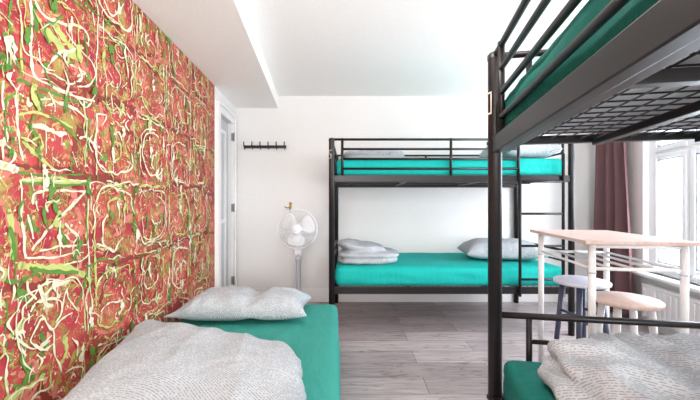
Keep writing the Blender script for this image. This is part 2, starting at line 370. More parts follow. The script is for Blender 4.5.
# the large strokes of the nearest squares (metres along the wall, height)
STROKES = [
('cream',0.014,[(1.183, 1.824), (1.187, 1.703), (1.185, 1.625), (1.194, 1.552), (1.218, 1.533), (1.292, 1.528), (1.375, 1.529), (1.436, 1.531), (1.503, 1.539)]),
('cream',0.015,[(1.19, 1.819), (1.23, 1.779), (1.266, 1.774), (1.318, 1.786), (1.405, 1.821), (1.469, 1.813), (1.469, 1.771)]),
('cream',0.01,[(1.512, 2.004), (1.53, 1.929), (1.521, 1.753), (1.517, 1.629), (1.512, 1.578), (1.486, 1.534)]),
('cream',0.01,[(1.346, 1.763), (1.39, 1.74), (1.452, 1.723), (1.503, 1.697), (1.512, 1.651), (1.469, 1.6), (1.405, 1.575)]),
('cream',0.013,[(1.236, 1.567), (1.266, 1.611), (1.305, 1.664), (1.375, 1.705), (1.436, 1.744)]),
('cream',0.009,[(1.218, 1.64), (1.224, 1.594), (1.248, 1.571)]),
('cream',0.011,[(1.312, 1.661), (1.375, 1.65), (1.452, 1.643), (1.405, 1.617)]),
('lime',0.045,[(1.242, 1.711), (1.292, 1.705), (1.346, 1.687), (1.42, 1.692)]),
('lime',0.04,[(1.292, 1.762), (1.332, 1.735), (1.405, 1.702)]),
('green',0.03,[(1.201, 1.787), (1.201, 1.749), (1.207, 1.703)]),
('green',0.034,[(1.094, 1.628), (1.118, 1.622), (1.103, 1.602)]),
('green',0.034,[(1.076, 1.559), (1.099, 1.547), (1.085, 1.523)]),
('green',0.016,[(1.133, 1.501), (1.196, 1.505), (1.279, 1.508), (1.375, 1.506), (1.486, 1.516)]),
('green',0.02,[(1.196, 1.496), (1.224, 1.476), (1.23, 1.438)]),
('cream',0.012,[(1.148, 1.456), (1.158, 1.453)]),
('cream',0.014,[(1.174, 1.455), (1.179, 1.433), (1.187, 1.443)]),
('cream',0.012,[(1.23, 1.466), (1.266, 1.477)]),
('cream',0.012,[(1.292, 1.478), (1.346, 1.476), (1.405, 1.482)]),
('lime',0.012,[(1.143, 1.716), (1.153, 1.666), (1.148, 1.608), (1.153, 1.546)]),
('cream',0.01,[(1.094, 1.602), (1.118, 1.568), (1.133, 1.547)]),
('cream',0.014,[(1.494, 1.927), (1.507, 1.88)]),
('cream',0.012,[(1.085, 1.475), (1.08, 1.43), (1.089, 1.389)]),
('cream',0.008,[(1.143, 1.487), (1.128, 1.445), (1.133, 1.401)]),
('cream',0.009,[(1.567, 1.949), (1.567, 1.836), (1.606, 1.829)]),
('cream',0.008,[(1.558, 1.731), (1.587, 1.679), (1.587, 1.564), (1.617, 1.567)]),
('cream',0.022,[(1.187, 1.363), (1.23, 1.373), (1.26, 1.367), (1.305, 1.361), (1.339, 1.366)]),
('cream',0.028,[(1.23, 1.367), (1.279, 1.364)]),
('cream',0.007,[(1.248, 1.364), (1.249, 1.319), (1.248, 1.279)]),
('cream',0.007,[(1.321, 1.362), (1.322, 1.317)]),
('cream',0.012,[(1.131, 1.434), (1.135, 1.344), (1.143, 1.281), (1.153, 1.241)]),
('cream',0.034,[(1.067, 1.213), (1.094, 1.21), (1.128, 1.206)]),
('cream',0.022,[(1.089, 1.329), (1.094, 1.3), (1.08, 1.275)]),
('green',0.02,[(1.094, 1.326), (1.092, 1.299)]),
('lime',0.022,[(1.148, 1.167), (1.23, 1.177), (1.279, 1.17), (1.375, 1.176), (1.477, 1.189)]),
('cream',0.009,[(1.151, 1.172), (1.23, 1.181), (1.292, 1.175), (1.477, 1.192)]),
('green',0.014,[(1.153, 1.162), (1.218, 1.163), (1.292, 1.161), (1.486, 1.179)]),
('cream',0.01,[(1.148, 1.167), (1.151, 1.125), (1.149, 1.07)]),
('cream',0.01,[(1.477, 1.189), (1.482, 1.135), (1.486, 1.064)]),
('cream',0.013,[(1.19, 1.093), (1.201, 1.122), (1.254, 1.139), (1.318, 1.143), (1.39, 1.144), (1.452, 1.14)]),
('cream',0.014,[(1.346, 1.066), (1.397, 1.099), (1.452, 1.146)]),
('lime',0.014,[(1.248, 1.078), (1.279, 1.098), (1.318, 1.093)]),
('cream',0.013,[(1.436, 1.527), (1.452, 1.462), (1.461, 1.417), (1.449, 1.251)]),
('cream',0.014,[(1.318, 1.48), (1.39, 1.473), (1.469, 1.454)]),
('cream',0.01,[(1.517, 1.454), (1.521, 1.332), (1.521, 1.222)]),
('cream',0.01,[(1.512, 1.477), (1.548, 1.499), (1.587, 1.496), (1.558, 1.451)]),
('cream',0.01,[(1.279, 1.263), (1.312, 1.252)]),
('cream',0.01,[(1.378, 1.298), (1.405, 1.246)]),
('green',0.016,[(1.174, 1.362), (1.201, 1.335), (1.196, 1.309)]),
('lime',0.02,[(1.163, 1.294), (1.207, 1.263), (1.279, 1.222)]),
('lime',0.014,[(1.143, 1.392), (1.207, 1.413), (1.279, 1.412), (1.375, 1.397)]),
('green',0.012,[(1.266, 1.414), (1.346, 1.391), (1.42, 1.339)]),
('green',0.012,[(1.076, 1.21), (1.133, 1.196), (1.242, 1.196), (1.436, 1.215)]),
('cream',0.014,[(1.148, 1.103), (1.153, 1.011), (1.158, 0.927), (1.163, 0.907)]),
('cream',0.013,[(1.19, 0.932), (1.242, 0.985), (1.305, 1.032), (1.382, 1.095)]),
('cream',0.016,[(1.339, 1.009), (1.378, 0.979), (1.412, 0.942)]),
('cream',0.009,[(1.408, 0.948), (1.405, 0.824)]),
('cream',0.01,[(1.224, 0.922), (1.318, 0.925), (1.452, 0.92)]),
('cream',0.009,[(1.163, 0.907), (1.254, 0.893), (1.436, 0.887)]),
('cream',0.008,[(1.332, 0.849), (1.42, 0.855), (1.469, 0.871)]),
('cream',0.01,[(1.469, 1.107), (1.466, 0.989), (1.469, 0.871), (1.477, 0.751), (1.494, 0.627)]),
('lime',0.016,[(1.512, 0.925), (1.512, 0.804), (1.521, 0.643)]),
('lime',0.04,[(1.148, 0.887), (1.218, 0.859), (1.332, 0.843), (1.436, 0.795)]),
('green',0.022,[(1.185, 0.866), (1.266, 0.838), (1.405, 0.81)]),
('lime',0.024,[(1.103, 1.067), (1.111, 1.005), (1.118, 0.914)]),
('green',0.02,[(1.108, 1.014), (1.117, 0.95), (1.123, 0.909)]),
('cream',0.02,[(1.218, 0.801), (1.242, 0.73), (1.273, 0.711)]),
('cream',0.02,[(1.242, 0.755), (1.292, 0.783), (1.353, 0.779)]),
('green',0.024,[(1.185, 1.047), (1.19, 1.008), (1.218, 0.996)]),
('green',0.024,[(1.312, 1.01), (1.318, 0.978), (1.346, 0.938)]),
('cream',0.012,[(1.174, 1.047), (1.187, 0.999), (1.194, 0.97)]),
('lime',0.02,[(1.076, 0.886), (1.094, 0.874), (1.085, 0.85)]),
('cream',0.012,[(1.133, 0.848), (1.138, 0.737)]),
('cream',0.012,[(1.169, 0.822), (1.179, 0.791), (1.207, 0.755)]),
('green',0.016,[(1.469, 0.812), (1.436, 0.726), (1.39, 0.665)]),
('cream',0.01,[(1.346, 0.749), (1.367, 0.699), (1.405, 0.66)]),
('lime',0.02,[(1.094, 0.768), (1.076, 0.781), (1.058, 0.771)]),
('cream',0.01,[(1.254, 1.064), (1.248, 1.095), (1.292, 1.105)]),
('lime',0.03,[(1.153, 0.696), (1.133, 0.675), (1.113, 0.664)]),
('cream',0.012,[(1.23, 0.689), (1.279, 0.622), (1.312, 0.641), (1.375, 0.653)]),
('cream',0.012,[(1.279, 0.622), (1.292, 0.523), (1.318, 0.448)]),
('green',0.03,[(1.23, 0.62), (1.248, 0.573), (1.23, 0.55)]),
('lime',0.03,[(1.339, 0.567), (1.346, 0.51), (1.325, 0.477)]),
('cream',0.012,[(1.133, 0.648), (1.196, 0.585), (1.266, 0.585)])]
for k, w, pts in STROKES: stroke(k, pts, w*.8)
# the repeated motif: a drippy rounded square with curls inside, over the whole wall
vy = [-.36+.365*k for k in range(10)]; hz = [.10, .47, .835, 1.2, 1.56, 1.92, 2.28]
R = random.uniform
def mark(cy, cz, h):
    a = random.choice([R(0, 6.28), PI/2+R(-.35, .35), PI/2+R(-.3, .3), R(-.3, .3)]); L_ = R(.3, 1)*h; bend = R(-.5, .5)*L_
    x2, z2 = cy+math.cos(a)*L_, cz+math.sin(a)*L_
    return [(cy, cz), ((cy+x2)/2-math.sin(a)*bend, (cz+z2)/2+math.cos(a)*bend), (x2, z2)]
for y in vy:
    for z0, z1 in zip(hz, hz[1:]):
        for k, w in (('lime', .010), ('cream', .009), ('cream', .006), ('green', .008)):
            if R(0, 1) < .7 and not (k == 'cream' and 1.05 < y < 1.6 and z0 > .8):
                yy = y+R(-.022, .022); a = z0+R(-.02, .15); b = a+R(.10, .3)
                stroke(k, [(yy+R(-.008, .008), a+(b-a)*t/5) for t in range(6)], w*R(.5, 1.3), .5)
for z in hz:
    for y0, y1 in zip(vy, vy[1:]):
        for k, w in (('lime', .013), ('green', .009), ('cream', .008), ('cream', .006)):
            if R(0, 1) < .55:
                zz = z+R(-.028, .028); c0 = y0+R(-.03, .15); c1 = c0+R(.1, .28)
                stroke(k, [(c0+(c1-c0)*t/5+R(-.01, .01), zz+R(-.010, .010)) for t in range(6)], w*R(.4, 1.2), .5)
for iy, (y0, y1) in enumerate(zip(vy, vy[1:])):
    if y1 < .7: continue
    for z0, z1 in zip(hz, hz[1:]):
        if z1 < .45: continue
        near = .9 < y0 < 1.3 and z0 > .8
        cy, cz = (y0+y1)/2, (z0+z1)/2; h = .155
        if not near or R(0, 1) < .3:
            for rep in range(2):
                e = R(2.2, 6); st = R(0, 6.28); ln = R(2.0, 4.6); sh = R(.8, 1)
                pts = []
                for q in range(12):
                    a = st+ln*q/11; ca, sa = math.cos(a), math.sin(a)
                    rr = h*sh/((abs(ca)**e+abs(sa)**e)**(1/e)) * R(.88, 1.04)
                    pts.append((cy+ca*rr, cz+sa*rr))
                stroke(random.choice(['cream', 'cream', 'lime']), pts, R(.005, .010), .5, n=4)
            for rep in range(2):
                st = R(0, 6.28); oy, oz = R(-.05, .05), R(-.05, .05); rr = R(.3, .6)*h; ln = R(1.5, 4)
                pts = [(cy+oy+math.cos(st+ln*q/7)*rr*R(.75, 1.2), cz+oz+math.sin(st+ln*q/7)*rr*R(.75, 1.2)) for q in range(8)]
                stroke(random.choice(['lime', 'cream', 'cream', 'green']), pts, R(.004, .010), .6, n=4)
        far = 1 if near else 1.6
        for q in range(int(13*far)):
            stroke(random.choice(['cream', 'cream', 'cream', 'lime', 'green']), mark(R(y0, y1), R(z0, z1), .09), R(.003, .009), .6, n=5)
        for q in range(6):
            x, z = R(y0, y1), R(z0, z1); w = R(.010, .024)
            kk = random.choice(['lime', 'green', 'green', 'cream'])
            stroke(kk, [(x, z), (x+R(-.02, .02), z-R(.02, .04)), (x+R(-.02, .02), z-R(.04, .08))], w, .8)
            if kk == 'cream' or R(0,1) < .4: stroke(kk, [(x, z), (x, z-.05), (x+R(-.003, .003), z-R(.06, .12))], .004)
        for q in range(26): blob(random.choice(['cream', 'cream', 'lime', 'green']), R(y0, y1), R(z0, z1), R(.0015, .006))
for k, bmx in paint.items():
    o = struct('paint_strokes', bmx, M[k], wall_left); o['label'] = k+' drips and loops of paint on the red wall'

# ---------------------------------------------------------------- soft goods
def ridge(p, s): return 1-abs(noise.noise(p*s))*2
def soft_box(sx, sy, sz, r, step=.03, disp=None):
    """a rounded box centred on x and y, bottom at z=0, on a regular grid"""
    bm = B()
    nx, ny, nz = max(2, round(sx/step)), max(2, round(sy/step)), max(3, round(sz/(step*.7)))
    hx, hy, hz_ = sx/2, sy/2, sz/2
    vmap = {}
    def V(i, j, k):
        key = (i, j, k)
        if key not in vmap:
            p = Vector((-hx+sx*i/nx, -hy+sy*j/ny, -hz_+sz*k/nz))
            q = Vector((max(-hx+r, min(hx-r, p.x)), max(-hy+r, min(hy-r, p.y)), max(-hz_+r*.7, min(hz_-r*.7, p.z))))
            d = p-q
            if d.length > 1e-6:
                d = Vector((d.x/r, d.y/r, d.z/(r*.7))); m = max(abs(d.x), abs(d.y), abs(d.z)); d = d.normalized()*m
                p = q+Vector((d.x*r, d.y*r, d.z*r*.7))
            p.z += hz_
            if disp: p = disp(p)
            vmap[key] = bm.verts.new(p)
        return vmap[key]
    for i in range(nx):
        for j in range(ny):
            bm.faces.new((V(i,j,nz), V(i+1,j,nz), V(i+1,j+1,nz), V(i,j+1,nz))); bm.faces.new((V(i,j,0), V(i,j+1,0), V(i+1,j+1,0), V(i+1,j,0))).material_index = 1
    for i in range(nx):
        for k in range(nz):
            bm.faces.new((V(i,0,k), V(i+1,0,k), V(i+1,0,k+1), V(i,0,k+1))); bm.faces.new((V(i,ny,k), V(i,ny,k+1), V(i+1,ny,k+1), V(i+1,ny,k)))
    for j in range(ny):
        for k in range(nz):
            bm.faces.new((V(0,j,k), V(0,j,k+1), V(0,j+1,k+1), V(0,j+1,k))); bm.faces.new((V(nx,j,k), V(nx,j+1,k), V(nx,j+1,k+1), V(nx,j,k+1)))
    return bm
def mattress(name, label, loc, rz, sx, sy, sz, m, seed, r=.05, amp=.006, group=None):
    hx, hy = sx/2, sy/2
    def disp(p):
        q = Vector((p.x, p.y, p.z))+Vector((seed, seed*2, 0))
        e = min(hx-abs(p.x), hy-abs(p.y))
        w = (ridge(Vector((q.x*2.2+q.y*.8, q.y*2.4-q.x, q.z*4)), 2.2)-.6)*amp
        up = p.z > sz*.5
        if up and e > .05: p.z += w
        else:
            # gathered sides of the sheet: long shallow creases and a gentle belly
            s = math.sin((p.z/sz)*PI)
            g = (noise.noise(Vector((q.x*5, q.y*5, q.z*22)))*.010 + .006)*s*(amp/.006)
            if abs(p.y) > hy-.03: p.y += math.copysign(g, p.y)
            if abs(p.x) > hx-.03: p.x += math.copysign(g, p.x)
            p.z += (w*.6 if up else 0)
        if p.z < 0: p.z = 0
        return p
    o = obj(name, soft_box(sx, sy, sz, r, .028, disp), [m, M['ticking']], None, True)
    o.location = loc; o.rotation_euler = (0,0,rz)
    return tag(o, label, 'mattress', group)

def pillow_bm(a, b, h, seed, dent=None, prof=None, res=56):
    bm = B(); g = {}
    n = 2.6
    for s in (1, -1):
        for i in range(res+1):
            for j in range(res+1):
                u, v = -1+2*i/res, -1+2*j/res
                edge = i in (0, res) or j in (0, res)
                if s < 0 and edge: g[(s, i, j)] = g[(1, i, j)]; continue
                f = max(0, (1-abs(u)**3.6)*(1-abs(v)**2.6))**.45
                H = h*f
                if dent: H *= 1-dent[1]*math.exp(-((u-dent[0])/dent[2])**2)
                if prof: H *= prof(u, v)
                bow = .10
                x = a*u*(1-bow*(1-v*v)*abs(u)**2); y = b*v*(1-bow*(1-u*u)*abs(v)**2)
                q = Vector((x+seed, y, seed*.7))
                wr = (ridge(Vector((q.x*3+q.y, q.y*5, 0)), 2.4)-.5)*.012*min(1, f*1.6) + noise.noise(q*22)*.004*f
                # puckers that radiate from the corners and seams
                wr += .006*math.sin(u*34+noise.noise(q*6)*5)*(abs(v)**4)*(0 if edge else 1)
                z = s*(H*(1 if s > 0 else .5)) + (wr if s > 0 else 0)
                if edge:
                    x += noise.noise(q*18)*.006; y += noise.noise((q+Vector((9,9,9)))*18)*.006
                g[(s, i, j)] = bm.verts.new((x, y, z+h*.5))
        for i in range(res):
            for j in range(res):
                f = [g[(s,i,j)], g[(s,i+1,j)], g[(s,i+1,j+1)], g[(s,i,j+1)]]
                bm.faces.new(f if s > 0 else f[::-1])
    return bm
def settle(o, drop=None):
    pass
def pillow(name, label, loc, rz, a, b, h, seed, dent=None, prof=None, cat='pillow', group=None, tilt=(0,0)):
    o = obj(name, pillow_bm(a, b, h, seed, dent, prof), M['bed'], None, True)
    o.location = loc; o.rotation_euler = (tilt[0], tilt[1], rz)
    return tag(o, label, cat, group)

def puff(bm, cx, cy, z0, sx, sy, sz, rz=0, p=4, res=40, tilt=0, warp=None, ez=.55):
    """a closed puffy slab"""
    mt = Matrix.Translation((cx, cy, z0)) @ Matrix.Rotation(rz, 4, 'Z')
    rings = []
    nphi = res//2
    for i in range(nphi+1):
        ph = -PI/2+PI*i/nphi; row = []
        cp, sp = math.cos(ph), math.sin(ph)
        for k in range(res*2):
            th = PI*k/res; ct, st = math.cos(th), math.sin(th)
            def sg(x, e): return math.copysign(abs(x)**e, x)
            x = sx/2*sg(cp, ez)*sg(ct, 2/p); y = sy/2*sg(cp, ez)*sg(st, 2/p); z = sz/2*sg(sp, .75)+sz/2
            z += tilt*x
            if warp: x, y, z = warp(x, y, z)
            row.append(bm.verts.new(mt @ Vector((x, y, z))))
            if i in (0, nphi): break
        rings.append(row)
    for A, B_ in zip(rings, rings[1:]):
        n = max(len(A), len(B_))
        for k in range(n):
            f = []
            for q in (A[k%len(A)], A[(k+1)%len(A)], B_[(k+1)%len(B_)], B_[k%len(B_)]):
                if q not in f: f.append(q)
            bm.faces.new(f)
def duvet(name, label, loc, rz, puffs, wr, voxel=.011, group=None, sm=4):
    bm = B()
    for a in puffs: puff(bm, *a[:6], **(a[6] if len(a) > 6 else {}))
    o = obj(name, bm, M['bed'])
    r = o.modifiers.new('r', 'REMESH'); r.mode = 'VOXEL'; r.voxel_size = voxel
    s = o.modifiers.new('s', 'SMOOTH'); s.iterations = sm; s.factor = .5
    dg = bpy.context.evaluated_depsgraph_get(); me = bpy.data.meshes.new_from_object(o.evaluated_get(dg))
    o.modifiers.clear(); o.data = me
    nrm = [v.normal.copy() for v in me.vertices]
    for v, n in zip(me.vertices, nrm):
        c = v.co + n*wr(v.co, n)
        c.z = max(c.z, .001); v.co = c
    for p in me.polygons: p.use_smooth = True
    o.location = loc; o.rotation_euler = (0,0,rz)
    return tag(o, label, 'duvet', group)

# ---------------------------------------------------------------- bunk beds
L, W, PR = 1.99, .94, .024
def bunk(label, loc, rz, dup_of=None):
    t = thing('bunk_bed', label, 'bunk bed', loc, rz, 'black metal bunk beds')
    mt = M['metal']
    for x, y in ((0,0), (L,0), (0,W), (L,W)):
        bm = B(); lathe(bm, [(0,0), (PR,0), (PR,1.622)], 20, (x,y,0)); p = obj('post', bm, mt, t)
        bm = B(); lathe(bm, [(PR+.002,1.612), (PR+.002,1.628), (PR*.8,1.636), (0,1.638)], 20, (x,y,0)); obj('post_cap', bm, M['black'], p)
        for z in (1.29, .37):
            bm = B(); tube(bm, [(x, y-PR-.004, z+.02), (x, y-PR+.01, z+.02)], .007); obj('bolt', bm, M['black'], p)
    for z0, z1 in ((1.272, 1.328), (.345, .402)):
        for y in (0, W):
            s = 1 if y == 0 else -1
            bm = B(); ya, yb = sorted((y-s*.014, y+s*.016))
            box(bm, .02, L-.02, ya, yb, z0, z1, .003)
            ya, yb = sorted((y+s*.0165, y+s*.044)); box(bm, .02, L-.02, ya, yb, z0+.004, z0+.012, .001)
            obj('side_rail', bm, mt, t)
        for x in (0, L):
            s = 1 if x == 0 else -1
            bm = B(); xa, xb = sorted((x-s*.01, x+s*.018)); box(bm, xa, xb, .02, W-.02, z0+.03, z1, .003); obj('end_rail', bm, mt, t)
        # slatted wire base
        zf = z0+.012
        bm = B()
        for x in (.66, 1.33): box(bm, x-.015, x+.015, .045, W-.045, zf+.004, zf+.027, .003)
        for y in (.32, .62): box(bm, .02, L-.02, y-.014, y+.014, zf+.006, zf+.027, .003)
        fr = obj('base_frame', bm, mt, t)
        bm = B()
        k = 0
        y = .07
        while y < W-.05: tube(bm, [(.03, y, zf+.03), (L-.03, y, zf+.03)], .0022, 5); y += .05
        x = .06
        while x < L-.03: tube(bm, [(x, .045, zf+.034), (x, W-.045, zf+.034)], .0022, 5); x += .05
        obj('wire_mesh', bm, M['wire'], fr)
    # end frames
    for zt, zb, mids in ((1.625, 1.31, (1.53, 1.43)), (.69, .39, (.60,))):
        for x in (0, L):
            bm = B()
            tube(bm, [(x, 0, zt), (x, W, zt)], .0115)
            for y in (.115, W-.115): tube(bm, [(x, y, zb), (x, y, zt)], .0105)
            for z in mids: tube(bm, [(x, .115, z), (x, W-.115, z)], .008)
            obj('head_frame', bm, mt, t)
    # guard rails
    bm = B()
    zs = (1.626, 1.546, 1.465, 1.384)
    tube(bm, [(.0, 0, zs[0]), (1.55, 0, zs[0])], .0105)
    for z in zs[1:]: tube(bm, [(.088, 0, z), (1.55, 0, z)], .0095)
    for x in (.088, .99, 1.55): tube(bm, [(x, 0, 1.30), (x, 0, 1.636)], .0115)
    obj('guard_rail', bm, mt, t)
    bm = B()
    for z in zs: tube(bm, [(0, W, z), (L, W, z)], .0095)
    for x in (.09, .99, L-.09): tube(bm, [(x, W, 1.30), (x, W, 1.63)], .0105)
    obj('guard_rail', bm, mt, t)
    # ladder
    bm = B(); tube(bm, [(1.55, -.028, .33), (1.55, -.028, 1.33)], .012); tube(bm, [(1.906, -.028, .33), (1.906, -.028, 1.50), (1.906, -.01, 1.52)], .012)
    ld = obj('ladder', bm, mt, t)
    for z in (.47, .745, 1.01, 1.275):
        bm = B(); tube(bm, [(1.55, -.028, z), (1.906, -.028, z)], .010); obj('rung', bm, mt, ld)
    return t
BX, BY = -.152, 2.84
b1 = bunk('black metal bunk bed standing against the white back wall', (BX, BY, 0), 0)
RA = -PI/2-math.atan(.18)
RX, RY = .525, 1.239
b2 = bunk('black metal bunk bed beside the white bar table, its top bunk seen from below', (RX, RY, 0), RA)
# number plates on the posts
bm = B()
for a, b, c, d in ((-.012,.012,.034,.040), (-.012,.012,-.040,-.034), (-.013,-.009,-.040,.040), (.009,.013,-.040,.040)): box(bm, a, b, -.0015, .0, c, d)
s = obj('number_plate', bm, M['sticker'], b2); s.location = (.0112, -.0222, 1.452); s.rotation_euler = (0,0,math.radians(27)); s['label'] = 'cream outlined plate on the post'
bm = B(); tube(bm, [(.009,0,.034), (-.008,0,.03), (-.006,0,.006), (.009,0,-.006), (.007,0,-.028), (-.009,0,-.034)], .0035, 6)
s = obj('number_plate', bm, M['sticker'], b1); s.location = (-.012, -.0225, 1.50); s.rotation_euler = (0,0,math.radians(-27)); s['label'] = 'white zigzag mark on the post'

def in_bunk(base, x, y, z):  # a point in a bunk's own frame -> world
    loc, rz = base
    return (loc[0]+x*math.cos(rz)-y*math.sin(rz), loc[1]+x*math.sin(rz)+y*math.cos(rz), z)
A1, A2 = ((BX, BY), 0), ((RX, RY), RA)
ZL, ZU = .396, 1.3225
mattress('mattress', 'teal-sheeted mattress on the lower bunk at the back wall', in_bunk(A1, L/2, W/2, ZL), 0, 1.93, .905, .165, M['teal'], 3)
mattress('mattress', 'teal-sheeted mattress on the top bunk at the back wall', in_bunk(A1, L/2, W/2, ZU), 0, 1.91, .905, .155, M['teal'], 8)
mattress('mattress', 'teal-sheeted mattress on the lower bunk beside the bar table', in_bunk(A2, L/2, W/2, ZL), RA, 1.93, .90, .155, M['teal3'], 5, r=.03)
mattress('mattress', 'shade-darkened teal-sheeted mattress on the overhead top bunk, seen from below', in_bunk(A2, L/2, W/2, ZU), RA, 1.91, .895, .16, M['teal3'], 12, amp=.012)

# ---------------------------------------------------------------- single bed at the painted wall
BR_ = .05
bx, by = -.098, 2.59    # far right corner
u = Vector((math.sin(BR_*-1)*-1, -math.cos(BR_), 0)); v = Vector((-math.cos(BR_), -math.sin(BR_)*1, 0))
bc = Vector((bx, by, 0)) + u*1.0 + v*.52
t = thing('single_bed', 'low single bed standing along the red painted wall, under teal sheet', 'bed', (bc.x, bc.y, 0), BR_)
bm = B(); box(bm, -.50, .50, -.97, .97, .07, .148, .01); obj('bed_base', bm, M['trunk'], t)
for sx in (-.44, .44):
    for sy in (-.9, .9):
        bm = B(); tube(bm, [(sx, sy, 0), (sx, sy, .075)], .022); obj('leg', bm, M['black'], t)
mattress('mattress', 'teal-sheeted mattress on the low single bed by the painted wall', (bc.x, bc.y, .149), BR_, 1.035, 2.0, .192, M['teal2'], 21, r=.045)

# pillows and duvets
def lp(u, v):
    # left tip lies flat, two full lobes to the right
    return .30+.70*min(1, max(0, (u+1.0)/.38))
pillow('pillow', 'white dashed-print pillow at the head of the low single bed', (-.70, 2.275, .347), .03, .435, .20, .118, 4, dent=(.18, .30, .13), prof=lp)
pillow('pillow', 'white dashed-print pillow on the lower back bunk, beside the ladder', in_bunk(A1, 1.60, .47, ZL+.170), -.12, .36, .24, .125, 9)
pillow('pillow', 'white dashed-print pillow on the top back bunk, behind the ladder', in_bunk(A1, 1.69, .30, ZU+.157), .08, .25, .26, .16, 14)

def wr_left(c, n):
    q = Vector((c.x, c.y, c.z))
    f = (ridge(Vector((q.x*2.6+q.y*.9, q.y*1.1-q.x*.5, q.z)), 1.9)-.55)*.012
    side = max(0, 1-abs(n.z))
    f += (ridge(Vector((q.x*6, q.y*7, q.z*5+3)), 2.2)-.5)*.014*side
    f += noise.noise(q*16)*.004
    return f if c.z > .01 else f*.2
ang = -.275
def rot(a, x, y): return (x*math.cos(a)-y*math.sin(a), x*math.sin(a)+y*math.cos(a))
dx, dy = rot(ang, .44, -.39)
def wleft(x, y, z):
    # higher toward the wall, tapering to a thin edge at the far right corner
    k = 1.05 - .22*max(0, (x+.05)/.5)**1.5
    x += -.60*(y-.39)
    if x < 0: y += .03*max(0, y/.4)*(-x/.44)
    return x, y, z*k
duvet('duvet', 'white dashed-print duvet heaped across the low single bed', (-1.105+dx, 1.80+dy, .343), ang,
      [(0, 0, 0, .90, .80, .165, dict(p=12, warp=wleft, res=48, ez=.32))], wr_left, voxel=.010)

def wr_right(c, n):
    q = Vector((c.x, c.y, c.z))
    f = (ridge(Vector((q.x*.9+q.y*1.4, q.y*3.6-q.x*1.6, q.z*1.5)), 3.2)-.5)*.024
    f += (ridge(Vector((q.x*3.5, q.y*5, q.z*4+7)), 2.6)-.5)*.010
    f += noise.noise(q*20)*.003
    return f if c.z > .008 else f*.15
# local x runs from the foot frame toward the camera, y across the bunk
o = duvet('duvet', 'white dashed-print duvet folded on the lower bunk beside the bar table', in_bunk(A2, .46, .495, ZL+.157), RA+.12,
      [(-.0, 0, -.004, .76, .80, .085, dict(p=6)), (.01, .02, .058, .78, .78, .085, dict(p=6))], wr_right, voxel=.010, sm=3)

def wr_back(seed):
    def f(c, n):
        q = Vector((c.x+seed, c.y, c.z))
        return (ridge(Vector((q.x*2, q.y*2, q.z*7)), 3)-.5)*.012 + noise.noise(q*22)*.003 if c.z > .006 else 0
    return f
duvet('duvet', 'white dashed-print duvet folded on the lower back bunk', in_bunk(A1, .31, .32, ZL+.167), .06,
      [(0, 0, -.003, .54, .46, .062, dict(p=4)), (.01, .0, .046, .54, .46, .062, dict(p=4, rz=-.05)), (-.05, .03, .092, .44, .42, .085, dict(p=3, tilt=-.14))], wr_back(2), voxel=.009, sm=2)
duvet('duvet', 'white dashed-print duvet folded on the top back bunk', in_bunk(A1, .40, .52, ZU+.158), .03,
      [(0, 0, -.003, .62, .5, .06, dict(p=4)), (-.02, .0, .045, .58, .46, .07, dict(p=4))], wr_back(6), voxel=.010, sm=2)

# ---------------------------------------------------------------- bar table and stools
legs = dict(BL=(1.235,2.20), BR=(1.617,2.143), FL=(1.123,1.604), FR=(1.507,1.547))
cx = sum(p[0] for p in legs.values())/4; cy = sum(p[1] for p in legs.values())/4
TR = -math.atan(.158)
t = thing('bar_table', 'high white metal bar table with a birch top and slatted shelf', 'table', (cx, cy, 0), TR)
hx, hy = .190, .302
bm = B(); box(bm, -hx-.042, hx+.042, -hy-.032, hy+.075, .903, .921, .003); obj('table_top', bm, M['ptop'], t)
for sx in (-1, 1):
    for sy in (-1, 1):
        bm = B(); tube(bm, [(sx*hx, sy*hy, 0), (sx*hx, sy*hy, .904)], .0155, 16)
        l = obj('leg', bm, M['white_metal'], t)
        bm = B(); tube(bm, [(sx*hx, sy*hy, .765), (sx*hx, sy*hy, .772)], .017, 16); obj('collar', bm, M['grey_plastic'], l)
for sy in (-1, 1):
    bm = B(); tube(bm, [(-hx, sy*hy, .787), (hx, sy*hy, .787)], .0085); tube(bm, [(-hx, sy*hy, .892), (hx, sy*hy, .892)], .0085); obj('cross_rail', bm, M['white_metal'], t)
bm = B()
for k in range(5): 
    x = -hx+2*hx*k/4; tube(bm, [(x, -hy, .787), (x, hy, .787)], .0065)
obj('shelf_rack', bm, M['white_metal'], t)
def stool(label, loc, rz, r, ms, ml, ph=0):
    t = thing('bar_stool', label, 'stool', loc, rz, 'bar stools at the bar table')
    bm = B(); lathe(bm, [(0,.628), (r-.006,.628), (r,.632), (r,.645), (r-.005,.65), (0,.65)], 48); s = obj('seat', bm, ms, t)
    pts = []
    for k in range(4):
        a = PI/4+k*PI/2; top = Vector((math.cos(a)*.092, math.sin(a)*.092, .63)); bot = Vector((math.cos(a)*.150, math.sin(a)*.150, 0)); pts.append((top, bot))
        bm = B(); tube(bm, [bot, top], .013, 14, rs=[.0115, .016]); obj('leg', bm, ml, t)
    for k in range(4):
        f = .27 if k%2 else .33
        a, b = (pts[k][0].lerp(pts[k][1], f)), (pts[(k+1)%4][0].lerp(pts[(k+1)%4][1], f))
        bm = B(); tube(bm, [a, b], .008); obj('stretcher', bm, ml, t)
    return t
stool('bar stool with a pale grey round seat and dark slate legs', (1.343, 1.985, 0), .10, .142, M['seat_grey'], M['navy'])
stool('bar stool with a light wooden round seat and white legs', (1.290, 1.602, 0), -.2, .138, M['ptop'], M['white_metal'])

